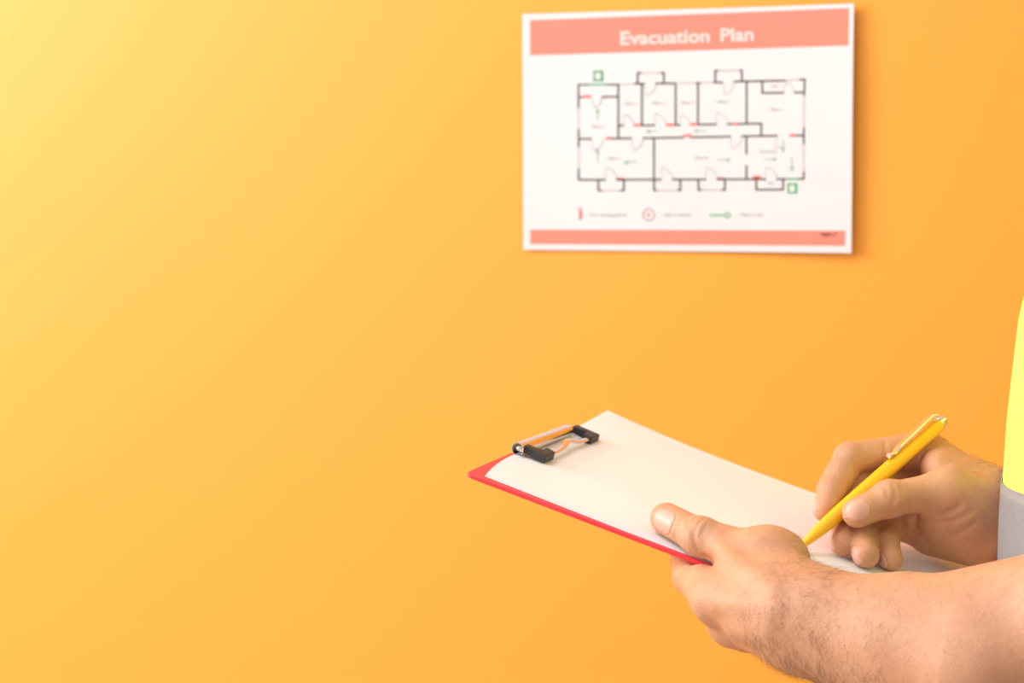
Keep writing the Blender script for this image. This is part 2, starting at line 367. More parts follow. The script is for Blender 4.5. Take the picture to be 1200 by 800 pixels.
def foot(ts, sgn):
    """an L of black rubber: arm along the board from the hinge, then a short leg towards the other foot"""
    bm = bmesh.new()
    prof = [(0.0035, 0.0062), (0.0075, 0.0084), (0.0150, 0.0074), (0.0200, 0.0062), (0.0236, 0.0048)]
    out = [(x, 0.0) for x, _ in prof]
    w_ = 0.0068; L2 = 0.0148
    top = [(0.0032, 0), (0.0208, 0), (0.0208, L2), (0.0145, L2), (0.0145, w_), (0.0032, w_)]
    hh = lambda x: np.interp(x, [0.003, 0.008, 0.014, 0.0208], [0.0072, 0.0084, 0.0072, 0.0062])
    lo = [bm.verts.new((x, ts+sgn*y, 0.0009 if x > 0.012 else 0.0028)) for x, y in top]
    hi = [bm.verts.new((x, ts+sgn*y, hh(x))) for x, y in top]
    bm.faces.new(lo); bm.faces.new(hi)
    for i in range(6): bm.faces.new((lo[i], lo[(i+1) % 6], hi[(i+1) % 6], hi[i]))
    bmesh.ops.triangulate(bm, faces=[f for f in bm.faces if len(f.verts) > 4])
    bmesh.ops.recalc_face_normals(bm, faces=bm.faces)
    sharp = [e for e in bm.edges if len(e.link_faces) == 2 and e.calc_face_angle(0) > 0.5]
    bmesh.ops.bevel(bm, geom=sharp, offset=0.0007, segments=2, affect='EDGES', profile=0.5)
    return from_bm('rubber_foot', bm, 'rubber', clipboard, BOARD_M)
foot(0.0680, 1); foot(0.1575, -1)

# ------------------------------------------------------------------ sheets of paper under the clip
def sheet(name, label, s0, t0, rot, n0, curl, mt, dz):
    V = []; F = []; nx, ny = 80, 60; Ls, Ws = 0.285, 0.2145
    cr, sr = math.cos(rot), math.sin(rot)
    for layer in (0.0, -0.00010):
        for j in range(ny+1):
            for i in range(nx+1):
                a, b_ = Ls*i/nx, Ws*j/ny
                s, t = s0+a*cr-b_*sr, t0+a*sr+b_*cr
                s += 0.0080*max(0, 1-b_/0.060)**2*max(0, 1-a/0.07)           # soft, worn corner by the clip
                t -= 0.0036*min(1, a/0.10)*(1-b_/Ws)
                far = math.hypot(a, Ws-b_)
                n_ = n0 + curl*max(0, 1-far/0.16)**2.4 + dz*0.0016*max(0, 1-abs(b_-0.05)/0.05)*max(0, math.sin(math.pi*min(1, max(0, a-.03)/0.12)))**2
                V.append((s, t, n_+layer))
    n1 = nx+1
    for j in range(ny):
        for i in range(nx): a = j*n1+i; F.append((a, a+1, a+n1+1, a+n1))
    o = n1*(ny+1); F += [tuple(x+o for x in reversed(f)) for f in list(F)]
    rim = list(range(n1)) + [j*n1+nx for j in range(1, ny+1)] + [ny*n1+i for i in range(nx-1, -1, -1)] + [j*n1 for j in range(ny-1, 0, -1)]
    for q in range(len(rim)): a, b_ = rim[q], rim[(q+1) % len(rim)]; F.append((b_, a, a+o, b_+o))
    ob = from_data(name, V, F, mt, None, BOARD_M)
    return tag(ob, label, 'paper', 'paper sheets on the clipboard')
sheet('paper_sheet', 'blank top sheet of white paper on the red clipboard under the pen', 0.0012, 0.0086, 0.010, 0.00010, 0.0062, 'sheet', 1.0)
sheet('paper_sheet', 'bluish white sheet just beneath the top sheet on the red clipboard', 0.0016, 0.0056, 0.008, -0.00005, 0.003, 'sheet_blue', 0.0)
sheet('paper_sheet', 'lowest white paper sheet lying directly on the red board', 0.0020, 0.0040, 0.006, -0.00020, 0.002, 'sheet', 0.0)

# ------------------------------------------------------------------ pen
PT, PE = P(932, 648, 1.2225), P(1107, 491, 1.281)
PT = PT + BRW[:, 2]*0.0012
PEN_AX = (PE-PT)/np.linalg.norm(PE-PT); PEN_L = float(np.linalg.norm(PE-PT)); PEN_R = 0.0047
pen = empty('ballpoint_pen', tuple(PT)); tag(pen, 'yellow ballpoint pen with chrome clip gripped in the writing hand', 'pen')
prof = [(0.0025, 0.0009), (0.003, 0.0013), (0.012, 0.0028), (0.022, 0.0039), (0.030, 0.0044), (0.040, PEN_R), (PEN_L-0.0065, PEN_R), (PEN_L-0.0058, PEN_R*0.9)]
V, F = lathe_data(prof, PT, PEN_AX, 40); from_data('barrel', V, F, 'pen', pen, smooth=True)
V, F = lathe_data([(0, 0.0004), (0.0006, 0.0006), (0.0027, 0.0009)], PT, PEN_AX, 16); from_data('writing_tip', V, F, 'chrome', pen, smooth=True)
V, F = lathe_data([(PEN_L-0.0061, 0.0041), (PEN_L-0.0045, 0.0041), (PEN_L-0.0043, 0.0033), (PEN_L-0.0008, 0.0033), (PEN_L, 0.0025)], PT, PEN_AX, 24); from_data('push_button', V, F, 'chrome', pen, smooth=False)
cd = CB @ np.array([-0.66, -0.40, 0.60]); cd = cd - PEN_AX*(cd @ PEN_AX); cd /= np.linalg.norm(cd); cs = np.cross(PEN_AX, cd)
V = []; F = []
cl = [(PEN_L-0.0050, 0.0030, .0022), (PEN_L-0.0046, 0.0066, .0026), (PEN_L-0.0075, 0.0082, .0026), (PEN_L-0.020, 0.0078, .0026), (PEN_L-0.040, 0.0070, .0025), (PEN_L-0.0445, 0.0058, .0024), (PEN_L-0.0460, 0.0056, .0024), (PEN_L-0.0475, 0.0068, .0024), (PEN_L-0.0490, 0.0070, .0023), (PEN_L-0.0505, 0.0060, .0022), (PEN_L-0.052, 0.0064, .0019)]
for (h, o_, hw) in cl:
    for (dd, ss) in ((0, -1), (0, 1), (0.0007, 0.8), (0.0007, -0.8)): V.append(PT+PEN_AX*h+cd*(o_+dd)+cs*hw*ss)
for i in range(len(cl)-1):
    for k_ in range(4): F.append((4*i+k_, 4*i+(k_+1) % 4, 4*i+4+(k_+1) % 4, 4*i+4+k_))
F += [(3, 2, 1, 0), tuple(4*(len(cl)-1)+i for i in range(4))]
from_data('pocket_clip', V, F, 'chrome', pen)

# ------------------------------------------------------------------ signed-distance modelling
F32 = np.float32
def cap(p, a, b, ra, rb):
    a = np.asarray(a, F32); ba = np.asarray(b, F32)-a; pa = p-a
    t = np.clip((pa @ ba)/F32(ba @ ba), 0, 1)
    v = pa-t[:, None]*ba
    return np.sqrt(np.einsum('ij,ij->i', v, v))-(F32(ra)+F32(rb-ra)*t)
def ecap(p, a, b, ra, rb, wdir, ratio):
    """tapered capsule that is `ratio` times wider along wdir"""
    a = np.asarray(a, F32); ba = np.asarray(b, F32)-a; pa = p-a
    t = np.clip((pa @ ba)/F32(ba @ ba), 0, 1); v = pa-t[:, None]*ba
    wd = np.asarray(wdir, F32); wd = wd-ba*(wd @ ba)/(ba @ ba); wd = wd/np.linalg.norm(wd)
    c = v @ wd; k_ = F32(1-1/ratio**2)
    return np.sqrt(np.maximum(np.einsum('ij,ij->i', v, v)-k_*c*c, 0))-(F32(ra)+F32(rb-ra)*t)
def ell(p, c, axes, radii):
    q = (p-np.asarray(c, F32)) @ np.asarray(axes, F32).T; r = np.asarray(radii, F32)
    k0 = np.linalg.norm(q/r, axis=1); k1 = np.linalg.norm(q/(r*r), axis=1)+F32(1e-6)
    return k0*(k0-1)/k1
def smin(a, b, k_):
    h = np.maximum(k_-np.abs(a-b), 0)/F32(k_); return np.minimum(a, b)-h*h*F32(k_*.25)
def smax(a, b, k_): return -smin(-a, -b, k_)
def chain(p, pts, rad, k_=0.003):
    d = None
    for i in range(len(pts)-1):
        c = cap(p, pts[i], pts[i+1], rad[i], rad[i+1]); d = c if d is None else smin(d, c, k_)
    return d
def surface_nets(fn, lo, hi, h, c=8):
    """sparse naive surface nets; returns vertices and quads"""
    lo = np.asarray(lo, float); nb = np.ceil((np.asarray(hi)-lo)/(h*c)).astype(int)
    g = np.stack(np.meshgrid(*[np.arange(k_) for k_ in nb], indexing='ij'), -1).reshape(-1, 3)
    cen = (lo+(g+0.5)*h*c).astype(F32)
    val = np.concatenate([fn(cen[i:i+400000]) for i in range(0, len(cen), 400000)])
    g = g[np.abs(val) < h*c*0.87*1.45+0.001]
    li = np.stack(np.meshgrid(*[np.arange(c+1)]*3, indexing='ij'), -1).reshape(-1, 3)
    S = (nb*c+2).astype(np.int64)
    key = lambda q: (q[..., 0]*S[1]+q[..., 1])*S[2]+q[..., 2]
    VK = []; VP = []; EK = []; EF = []
    for b0 in range(0, len(g), 700):
        gb = g[b0:b0+700]; idx = gb[:, None, :]*c+li[None]
        pts = (lo+idx.reshape(-1, 3)*h).astype(F32)
        d = fn(pts).reshape(len(gb), c+1, c+1, c+1); ins = d < 0
        cnt = np.zeros((len(gb), c, c, c), int)
        for dx in (0, 1):
            for dy in (0, 1):
                for dz in (0, 1): cnt += ins[:, dx:dx+c, dy:dy+c, dz:dz+c]
        bi, x, y, z = np.nonzero((cnt > 0) & (cnt < 8))
        if len(bi) == 0: continue
        acc = np.zeros((len(bi), 3)); num = np.zeros(len(bi))
        cor = [(0,0,0),(1,0,0),(0,1,0),(1,1,0),(0,0,1),(1,0,1),(0,1,1),(1,1,1)]
        dv = [d[bi, x+a, y+b_, z+e] for a, b_, e in cor]
        for i in range(8):
            for ax in range(3):
                if cor[i][ax] == 0:
                    j = i | (1 << ax); a_, b_ = dv[i], dv[j]; cr_ = (a_ < 0) != (b_ < 0)
                    t = np.where(cr_, a_/np.where(cr_, a_-b_, 1), 0)
                    pt = np.tile(np.array(cor[i], float), (len(bi), 1)); pt[:, ax] += t
                    acc += pt*cr_[:, None]; num += cr_
        cell = gb[bi]*c+np.stack([x, y, z], 1)
        VK.append(key(cell.astype(np.int64))); VP.append(lo+(cell+acc/num[:, None])*h)
        for ax in range(3):
            sl = [slice(0, c)]*3; s2 = list(sl); s2[ax] = slice(1, c+1)
            A = ins[(slice(None), *sl)]; Bv = ins[(slice(None), *s2)]
            bi2, x2, y2, z2 = np.nonzero(A != Bv)
            if len(bi2) == 0: continue
            q = (gb[bi2]*c+np.stack([x2, y2, z2], 1)).astype(np.int64)
            u, v = [(1, 2), (2, 0), (0, 1)][ax]
            eu = np.zeros(3, int); eu[u] = 1; ev = np.zeros(3, int); ev[v] = 1
            ks = np.stack([key(q-eu-ev), key(q-ev), key(q), key(q-eu)], 1)
            fl = ~A[bi2, x2, y2, z2]; ks[fl] = ks[fl][:, ::-1]
            EK.append(ks)
    VK = np.concatenate(VK); VP = np.concatenate(VP); o = np.argsort(VK); VK = VK[o]; VP = VP[o]
    EK = np.concatenate(EK); ix = np.searchsorted(VK, EK); ix = np.minimum(ix, len(VK)-1)
    ok = (VK[ix] == EK).all(1)
    return VP, ix[ok]
def np_mesh(name, V, Q):
    me = bpy.data.meshes.new(name); V = np.asarray(V, F32); Q = np.asarray(Q, np.int32)
    me.vertices.add(len(V)); me.vertices.foreach_set('co', V.ravel())
    me.loops.add(Q.size); me.loops.foreach_set('vertex_index', Q.ravel())
    me.polygons.add(len(Q)); me.polygons.foreach_set('loop_start', np.arange(0, Q.size, 4, dtype=np.int32))
    me.polygons.foreach_set('loop_total', np.full(len(Q), 4, np.int32))
    me.update(calc_edges=True); me.validate()
    me.polygons.foreach_set('use_smooth', np.ones(len(me.polygons), bool)); return me
def grad(fn, p, e=0.0006):
    p = np.atleast_2d(p).astype(F32); g = np.zeros_like(p)
    for i in range(3):
        dlt = np.zeros(3, F32); dlt[i] = e; g[:, i] = fn(p+dlt)-fn(p-dlt)
    return g/np.maximum(np.linalg.norm(g, axis=1, keepdims=True), 1e-9)
def skin_at(fn, px, py, d0=0.9):
    """the point of the skin seen at a pixel"""
    dr = P(px, py, 1.0)-CAM; L_ = np.linalg.norm(dr); dr = dr/L_; t = d0*L_
    for _ in range(160):
        d = float(fn((CAM+dr*t)[None].astype(F32))[0])
        if d < 0.00008: return CAM+dr*t
        t += d*0.9
        if t > 1.6: return None
    return CAM+dr*t

# body frame
Fh = -BRW[:, 0].copy(); Fh[2] = 0; Fh /= np.linalg.norm(Fh); Lat = np.cross(Fh, [0, 0, 1.0])
bc = W3([0.452, 1.200, 0]); BX, BY = bc[0], bc[1]
def body(fwd, lat, z): return np.array([BX, BY, 0])+Fh*fwd+Lat*lat+np.array([0, 0, z])
cx_ = lambda x, y, z: CB @ np.array([x, y, z], float)       # camera-frame direction to world

# --- the hand that writes (far side)
RI = [B(.2235,.183,.061), P(996,537,1.270), P(975,574,1.257), P(967,597,1.247)]
RM_ = [B(.221,.190,.047), P(1008,570,1.275), P(993,612,1.253), P(988,636,1.237)]
RR = [B(.226,.186,.032), P(1020,598,1.268), P(1009,628,1.243), P(1015,650,1.226)]
RP = [B(.235,.176,.017), P(1043,618,1.262), P(1038,637,1.243), P(1044,655,1.234)]
RT = [P(1166,614,1.262), P(1110,574,1.244), P(1042,585,1.2365), P(1004.5,600.5,1.2305)]
RW = B(.300,.166,.039)
RE = body(-0.005, 0.262, 1.110)
RS = body(0.0, 0.195, 1.395)
def right_arm(p):
    f_ = [chain(p, RI, [.0125,.0100,.0085,.0076]), chain(p, RM_, [.0125,.0100,.0090,.0082]), chain(p, RR, [.0120,.0096,.0086,.0081]), chain(p, RP, [.0115,.0088,.0078,.0073])]
    f_[0] = smin(f_[0], cap(p, (RI[1]+RI[2])/2, RI[2], .0089, .0086), .003)
    fa = f_[0]
    for q in f_[1:]: fa = smin(fa, q, 0.0016)
    car = [RW+BRW@np.array(v) for v in ((-.022,.006,.009), (-.022,.010,.004), (-.022,.008,-.003), (-.018,.002,-.010))]
    pl = None
    for mc, cr_, ra in zip((RI[0], RM_[0], RR[0], RP[0]), car, (.0128,.0130,.0125,.0122)):
        q = cap(p, mc, cr_, ra, .0155); pl = q if pl is None else smin(pl, q, .010)
    pl = smin(pl, cap(p, B(.246,.160,.0205), B(.285,.158,.026), .016, .017), .012)          # heel of the palm
    th = smin(cap(p, RT[1], RT[2], .0118, .0103), cap(p, RT[2], RT[3], .0101, .0092), .004)
    th = smin(th, ell(p, RT[2]+cx_(0,-.001,.001), np.eye(3), (.0108,.0108,.0108)), .004)
    tm = smin(cap(p, RT[0], RT[1], .0165, .0125), ell(p, P(1128,606,1.250), CB.T, (.026,.016,.019)), .014)   # ball of the thumb
    th = smin(th, tm, .008)
    web = cap(p, P(1100,548,1.266), P(1150,575,1.262), .011, .016)
    pl = smin(smin(pl, tm, .012), web, .012)
    d = smin(pl, fa, .005); d = smin(d, th, .0035)
    wd = BRW[:, 2]*0.9+BRW[:, 1]*-0.2
    arm = ecap(p, RW+BRW@np.array([-.018,.004,.0]), RW+(RE-RW)*.18, .0190, .0195, wd, 1.15)
    arm = smin(arm, ecap(p, RW+(RE-RW)*.12, RW+(RE-RW)*.70, .0195, .036, wd, 1.12), .02)
    arm = smin(arm, cap(p, RW+(RE-RW)*.70, RE, .037, .037), .02)
    d = smin(d, arm, .012)
    d = smin(d, cap(p, RE, RS, .038, .050), .03)
    d = smax(d, -(cap(p, PT, PE, .0012, PEN_R) if False else cap(p, PT+PEN_AX*.035, PE, PEN_R+.0002, PEN_R+.0002)), .0015)
    q = (p-BOW.astype(F32)) @ BRW.astype(F32)
    d = smax(d, np.where(q[:, 1] < 0.228, F32(.0007)-q[:, 2], F32(-1)), .002)
    return d

# --- the hand that holds the clipboard (near side)
LT = [P(955,706,1.108), P(893,652,1.150), B(.1471,.0060,.0108), B(.1208,.0186,.0102)]
LI = [P(840,702,1.137), B(.146,.013,-.0150), B(.134,.036,-.0145), B(.130,.056,-.0125)]
LM = [P(858,728,1.148), B(.158,.026,-.0225), B(.150,.052,-.0155), B(.146,.071,-.0125)]
LR = [P(874,735,1.162), B(.173,.044,-.0250), B(.167,.070,-.0165), B(.164,.088,-.0125)]
LP = [P(895,738,1.178), B(.189,.056,-.0280), B(.185,.077,-.0175), B(.183,.091,-.0120)]
LW = P(969,737,1.103)
LE = W3([0.415, 0.965, -0.1290])
LS = body(0.0, -0.195, 1.395)
def left_arm(p):
    fi = [chain(p, c, r) for c, r in ((LI, [.0135,.0108,.0088,.0080]), (LM, [.0130,.0105,.0090,.0082]), (LR, [.0122,.0098,.0086,.0080]), (LP, [.0115,.0088,.0078,.0072]))]
    fa = fi[0]
    for q in fi[1:]: fa = smin(fa, q, .0016)
    wl = (LE-LW)/np.linalg.norm(LE-LW)
    car = [LW+cx_(*v)-wl*.014 for v in ((-.004,-.006,.009), (-.004,-.004,.002), (-.003,.002,-.002), (0,.008,-.004))]
    pl = None
    for mc, cr_, ra in zip((LI[0], LM[0], LR[0], LP[0]), car, (.0135,.0135,.0128,.0122)):
        q = cap(p, mc, cr_, ra, .0140); pl = q if pl is None else smin(pl, q, .010)
    th = smin(cap(p, LT[1], LT[2], .0128, .0108), cap(p, LT[2], LT[3], .0104, .0094), .004)
    th = smin(th, ell(p, LT[2]+cx_(0,-.0015,.0005), np.eye(3), (.0108,.0108,.0108)), .004)
    tm = smin(cap(p, LT[0], LT[1], .0155, .0145), ell(p, P(905,653,1.146), CB.T, (.020,.016,.0165)), .012)
    web = smin(cap(p, P(872,672,1.148), P(905,695,1.128), .013, .016), cap(p, P(870,672,1.148), P(850,694,1.140), .009, .011), .010)
    pl = smin(smin(pl, tm, .012), web, .010)
    d = smin(pl, fa, .006); d = smin(d, th, .006)
    wd = cx_(-.15, .35, .95)
    arm = ecap(p, LW-wl*.012, LW+(LE-LW)*.14, .0172, .0198, wd, 1.12)
    arm = smin(arm, ecap(p, LW+(LE-LW)*.10, LW+(LE-LW)*.58, .0200, .0415, wd, 1.08), .020)
    arm = smin(arm, cap(p, LW+(LE-LW)*.58, LE, .0435, .0400), .025)
    arm = smin(arm, cap(p, P(925,720,1.116), P(1045,744,1.080), .0190, .0245), .016)
    arm = smin(arm, cap(p, P(1005,762,1.094), P(1135,786,1.052), .0200, .0320), .022)
    d = smin(d, arm, .020)
    d = smin(d, cap(p, P(896,702,1.127), P(988,738,1.098), .0200, .0205), .014)
    d = smin(d, cap(p, LE, LS, .039, .050), .03)
    q = (p-BOW.astype(F32)) @ BRW.astype(F32)                  # never inside the board and its sheets
    ctr = np.array([BLEN/2, BWID/2, -.0020], F32); hf = np.array([BLEN/2+.0002, BWID/2+.0002, .0026], F32)
    a = np.abs(q-ctr)-hf; slab = np.linalg.norm(np.maximum(a, 0), axis=1)+np.minimum(a.max(1), 0)
    return smax(d, -slab, .0025)

# --- creases and nails worked into both hands
class Skin:
    def __init__(s, base): s.base = base; s.grooves = []; s.ridges = []; s.nails = []
    def groove(s, pts, wdt=0.0009, dep=0.0006):
        q = [skin_at(s.base, *p) for p in pts]; q = [v for v in q if v is not None]
        if len(q) < 2: return
        g = grad(s.base, np.array(q)); s.grooves.append(([a+n_*(wdt*1.3-dep*1.5) for a, n_ in zip(np.array(q), g)], wdt*1.3))
    def ridge(s, pts, rad=0.003, up=0.0012, k_=0.006):
        q = [skin_at(s.base, *p) for p in pts]; q = [v for v in q if v is not None]
        if len(q) < 2: return
        g = grad(s.base, np.array(q)); s.ridges.append(([a+n_*(up-rad) for a, n_ in zip(np.array(q), g)], rad, k_))
    def nail(s, centre, axis, dorsal, a, b):
        ax = axis/np.linalg.norm(axis); dn = dorsal-ax*(dorsal @ ax); dn /= np.linalg.norm(dn); s.nails.append((centre, ax, dn, np.cross(dn, ax), a, b))
    def smooth(s, p):
        d = s.base(p)
        for pts, rad, k_ in s.ridges:
            r_ = None
            for i in range(len(pts)-1):
                c = cap(p, pts[i], pts[i+1], rad, rad); r_ = c if r_ is None else np.minimum(r_, c)
            d = smin(d, r_, k_)
        return d
    def __call__(s, p):
        d = s.smooth(p)
        near = np.nonzero(np.abs(d) < 0.01)[0]
        if len(near) == 0: return d
        pn = p[near]; dn_ = d[near]
        for pts, wdt in s.grooves:
            c_ = np.mean(pts, axis=0).astype(F32); ext = max(np.linalg.norm(q-c_) for q in pts)+0.008
            k_ = np.nonzero(np.einsum('ij,ij->i', pn-c_, pn-c_) < ext*ext)[0]
            if len(k_) == 0: continue
            pk = pn[k_]; g_ = None
            for i in range(len(pts)-1):
                w0 = wdt*(0.55 if i == 0 else 1); w1 = wdt*(0.55 if i == len(pts)-2 else 1)
                c = cap(pk, pts[i], pts[i+1], w0, w1); g_ = c if g_ is None else np.minimum(g_, c)
            dn_[k_] = smax(dn_[k_], -g_, wdt*1.6)
        for (c, ax, dd, lt, a, b) in s.nails:
            q = pn-c.astype(F32); x = q @ ax.astype(F32); y = q @ lt.astype(F32); z = q @ dd.astype(F32)
            e = (np.abs(x/a)**3+np.abs(y/b)**3)**(1/3.); on = np.clip((z+0.003)/.003, 0, 1)*np.clip((.0045-z)/.001, 0, 1)
            dn_ = dn_+on*(0.00055*np.clip((1.06-e)/.14, 0, 1)-0.00042*np.exp(-((e-1.20)/.13)**2)*np.clip((a*.55-x)/(a*.4), 0, 1))
        d[near] = dn_; return d
RA = Skin(right_arm); LA = Skin(left_arm)
# folds over the thumb joints
LA.groove([(815,606),(811,613),(810,622),(812,632)], .0008, .0004); LA.groove([(822,608),(817,615),(814,624),(814,636),(818,645)], .0008, .00045)
LA.groove([(808,605),(806,611),(806,620)], .0007, .0003); LA.groove([(829,613),(824,620),(820,630)], .0007, .0003)
LA.ridge([(838,640),(870,668),(905,690)], .004, .0006, .008)
LA.ridge([(842,708),(862,708),(884,710),(904,713)], .004, .0004, .010); LA.ridge([(858,738),(876,739),(896,741)], .004, .0004, .010)
LA.groove([(826,650),(834,655),(836,660)], .0010, .0006)
RA.groove([(1037,570),(1040,576),(1041,584)], .0010, .0005); RA.groove([(1046,568),(1049,574),(1049,583),(1046,590)], .0011, .0007); RA.groove([(1055,566),(1057,571),(1056,578)], .0009, .0005)
RA.groove([(1100,603),(1112,600),(1124,592)], .0011, .0007)
RA.groove([(1094,611),(1110,612),(1128,606),(1140,597)], .0008, .0003)
RA.groove([(1112,628),(1130,622),(1146,608)], .0007, .00025)
RA.groove([(1002,545),(1004,553),(1003,560)], .0009, .0006); RA.groove([(1036,516),(1038,528),(1036,540)], .0008, .0004)
RA.ridge([(1120,548),(1150,566),(1172,578)], .0035, .0006, .008)
# nails
def add_nail(S, px, py, ax_from, ax_to, a, b, dorsal=None):
    c = skin_at(S.base, px, py); n_ = grad(S.base, c)[0].astype(float) if dorsal is None else dorsal
    S.nail(c, np.asarray(ax_to)-np.asarray(ax_from), n_, a, b)
add_nail(LA, 777, 610, LT[2], LT[3], .0080, .0078)
add_nail(RA, 1005, 596, RT[2], RT[3], .0076, .0076)
def curl_nail(S, ch, r, a, b, fl=None):
    ax = ch[3]-ch[2]; ax = ax/np.linalg.norm(ax); fl = ch[2]-(ch[1]+ch[3])/2 if fl is None else fl; fl = fl-ax*(fl @ ax); fl /= np.linalg.norm(fl)
    S.nail(ch[3]+ax*r*.15+fl*r*.92, ax, fl, a, b)
curl_nail(RA, RI, .0076, .0060, .0050, cx_(-.9,.25,.3)); curl_nail(RA, RM_, .0082, .0062, .0054, cx_(-.95,-.02,.02)); curl_nail(RA, RR, .0081, .0062, .0054, cx_(-.92,-.15,-.12)); curl_nail(RA, RP, .0073, .0052, .0045, cx_(-.90,-.25,-.12))
for ch, r in ((LI, .008), (LM, .0082), (LR, .008), (LP, .0072)): curl_nail(LA, ch, r, .0058, .0050, -BRW[:, 2])

def bounds(pts, pad): a = np.array(pts); return a.min(0)-pad, a.max(0)+pad
person = empty('person', tuple(body(0, 0, 0)))
tag(person, 'standing person in a yellow hi-vis vest writing on a clipboard', 'person')
HQ = 0.00115
parts = []
for S, jts, el, sh in ((LA, LT+LI+LM+LR+LP+[LW], LE, LS), (RA, RI+RM_+RR+RP+RT+[RW], RE, RS)):
    lo, hi = bounds(jts+[el, sh], 0.06)
    parts.append(surface_nets(S, lo, hi, HQ))
# head and trunk (under the clothes and above the frame)
zs_ = np.array([0.80, 0.90, 1.00, 1.10, 1.20, 1.30, 1.38, 1.43, 1.47, 1.50])
aa_ = np.array([.105, .118, .118, .116, .114, .116, .104, .080, .060, .05]); bb_ = np.array([.165, .172, .165, .158, .162, .172, .172, .135, .085, .05])
def trunk(p, ease=0.0, z0=0.80, z1=1.49):
    q = p-np.array([BX, BY, 0], F32); f = q @ Fh.astype(F32); l = q @ Lat.astype(F32); z = p[:, 2]
    a = np.interp(z, zs_, aa_)+ease; b = np.interp(z, zs_, bb_)+ease
    k_ = ((np.abs(f/a))**2.4+(np.abs(l/b))**2.4)**(1/2.4)
    d = (k_-1)*np.minimum(a, b)*.85
    return np.maximum(d, np.maximum(z0-z, z-z1)).astype(F32)
HC = body(0.035, 0.0, 1.625)
HA = np.stack([Fh, Lat, np.array([0, 0, 1.0])])
def head_trunk(p):
    d = smin(trunk(p), cap(p, RS, LS, .05, .05), .04)
    d = smin(d, cap(p, body(-.01, 0, 1.44), body(.012, 0, 1.58), .058, .054), .03)
    h = smin(ell(p, HC+Fh*-.012+np.array([0,0,.03]), HA, (.098,.078,.092)), ell(p, HC+Fh*.022+np.array([0,0,-.035]), HA, (.066,.058,.078)), .03)
    h = smin(h, cap(p, HC+Fh*.092+np.array([0,0,.015]), HC+Fh*.110+np.array([0,0,-.022]), .008, .0115), .012)     # nose
    for s in (-1, 1):
        h = smax(h, -ell(p, HC+Fh*.096+Lat*.031*s+np.array([0,0,.016]), HA, (.016,.017,.010)), .012)              # eye sockets
        h = smin(h, ell(p, HC+Fh*.078+Lat*.031*s+np.array([0,0,.015]), HA, (.012,.013,.011)), .003)
        h = smin(h, ell(p, HC+Fh*-.008+Lat*.079*s+np.array([0,0,.0]), HA, (.019,.008,.031)), .006)                # ears
    h = smin(h, cap(p, HC+Fh*.083+Lat*.02-np.array([0,0,.055]), HC+Fh*.083-Lat*.02-np.array([0,0,.055]), .0085, .0085), .008)
    h = smax(h, -cap(p, HC+Fh*.093+Lat*.022-np.array([0,0,.055]), HC+Fh*.093-Lat*.022-np.array([0,0,.055]), .0016, .0016), .003)
    return smin(d, h, .02)
lo, hi = bounds([body(.16, .25, .80), body(-.16, -.25, .80), body(.16, -.25, 1.78), body(-.16, .25, 1.78)], 0.01)
parts.append(surface_nets(head_trunk, lo, hi, 0.005))
V = []; Q = []; off = 0
for v, q in parts: V.append(v); Q.append(q+off); off += len(v)
BV = np.concatenate(V); BQ = np.concatenate(Q)
body_o = link_mesh('body', np_mesh('body', BV, BQ), 'skin', person); body_o['label'] = 'bare hairy forearms and hands holding clipboard and pen'

# fingernail plates
def nail_mesh(S, nl, lim=(.45, 1.42), fn=None):
    fn = fn or S.smooth
    c, ax, dd, lt, a, b = nl; nu, nv = 14, 14; pts = []
    c0 = c-dd*b*1.15
    for i in range(nv+1):
        for j in range(nu+1):
            u, v = 2*j/nu-1, 2*i/nv-1
            # rounded-square disc
            k_ = max(abs(u), abs(v)); r3 = (abs(u)**3+abs(v)**3)**(1/3.) or 1; sc = k_/r3
            x, y = v*sc*a*1.02, u*sc*b*1.02
            an = math.asin(max(-.95, min(.95, y/(b*1.30)))); pts.append((x, an, k_))
    O = np.array([c0+ax*x for x, an, k_ in pts]); D = np.array([dd*math.cos(an)+lt*math.sin(an) for x, an, k_ in pts])
    t = np.full(len(pts), b*1.1)
    for _ in range(40): t = np.clip(t+np.clip(-fn((O+D*t[:, None]).astype(F32)), -.001, .001)*0.8, b*lim[0], b*lim[1])
    kk = np.array([k_ for *_, k_ in pts])
    top = O+D*(t+0.00022-0.0005*np.clip((kk-.8)/.2, 0, 1)**2)[:, None]; bot = O+D*(t-0.0012)[:, None]
    n1 = nu+1; F = []
    for i in range(nv):
        for j in range(nu): q = i*n1+j; F.append((q, q+1, q+n1+1, q+n1))
    o = len(pts); F += [tuple(x+o for x in reversed(f)) for f in list(F)]
    rim = list(range(n1))+[i*n1+nu for i in range(1, nv+1)]+[nv*n1+j for j in range(nu-1, -1, -1)]+[i*n1 for i in range(nv-1, 0, -1)]
    for q in range(len(rim)): A, B_ = rim[q], rim[(q+1) % len(rim)]; F.append((B_, A, A+o, B_+o))
    ob = from_data('fingernail', np.concatenate([top, bot]), F, 'nail', person, smooth=True)
    return ob
for S in (LA, RA):
    T_ = LT if S is LA else RT; rt = (.0104, .0094) if S is LA else (.0101, .0092)
    for i, nl in enumerate(S.nails): nail_mesh(S, nl, (.2, 1.22) if i == 0 else (.2, 1.42), (lambda p: cap(p, T_[2], T_[3], *rt)) if i == 0 else None)

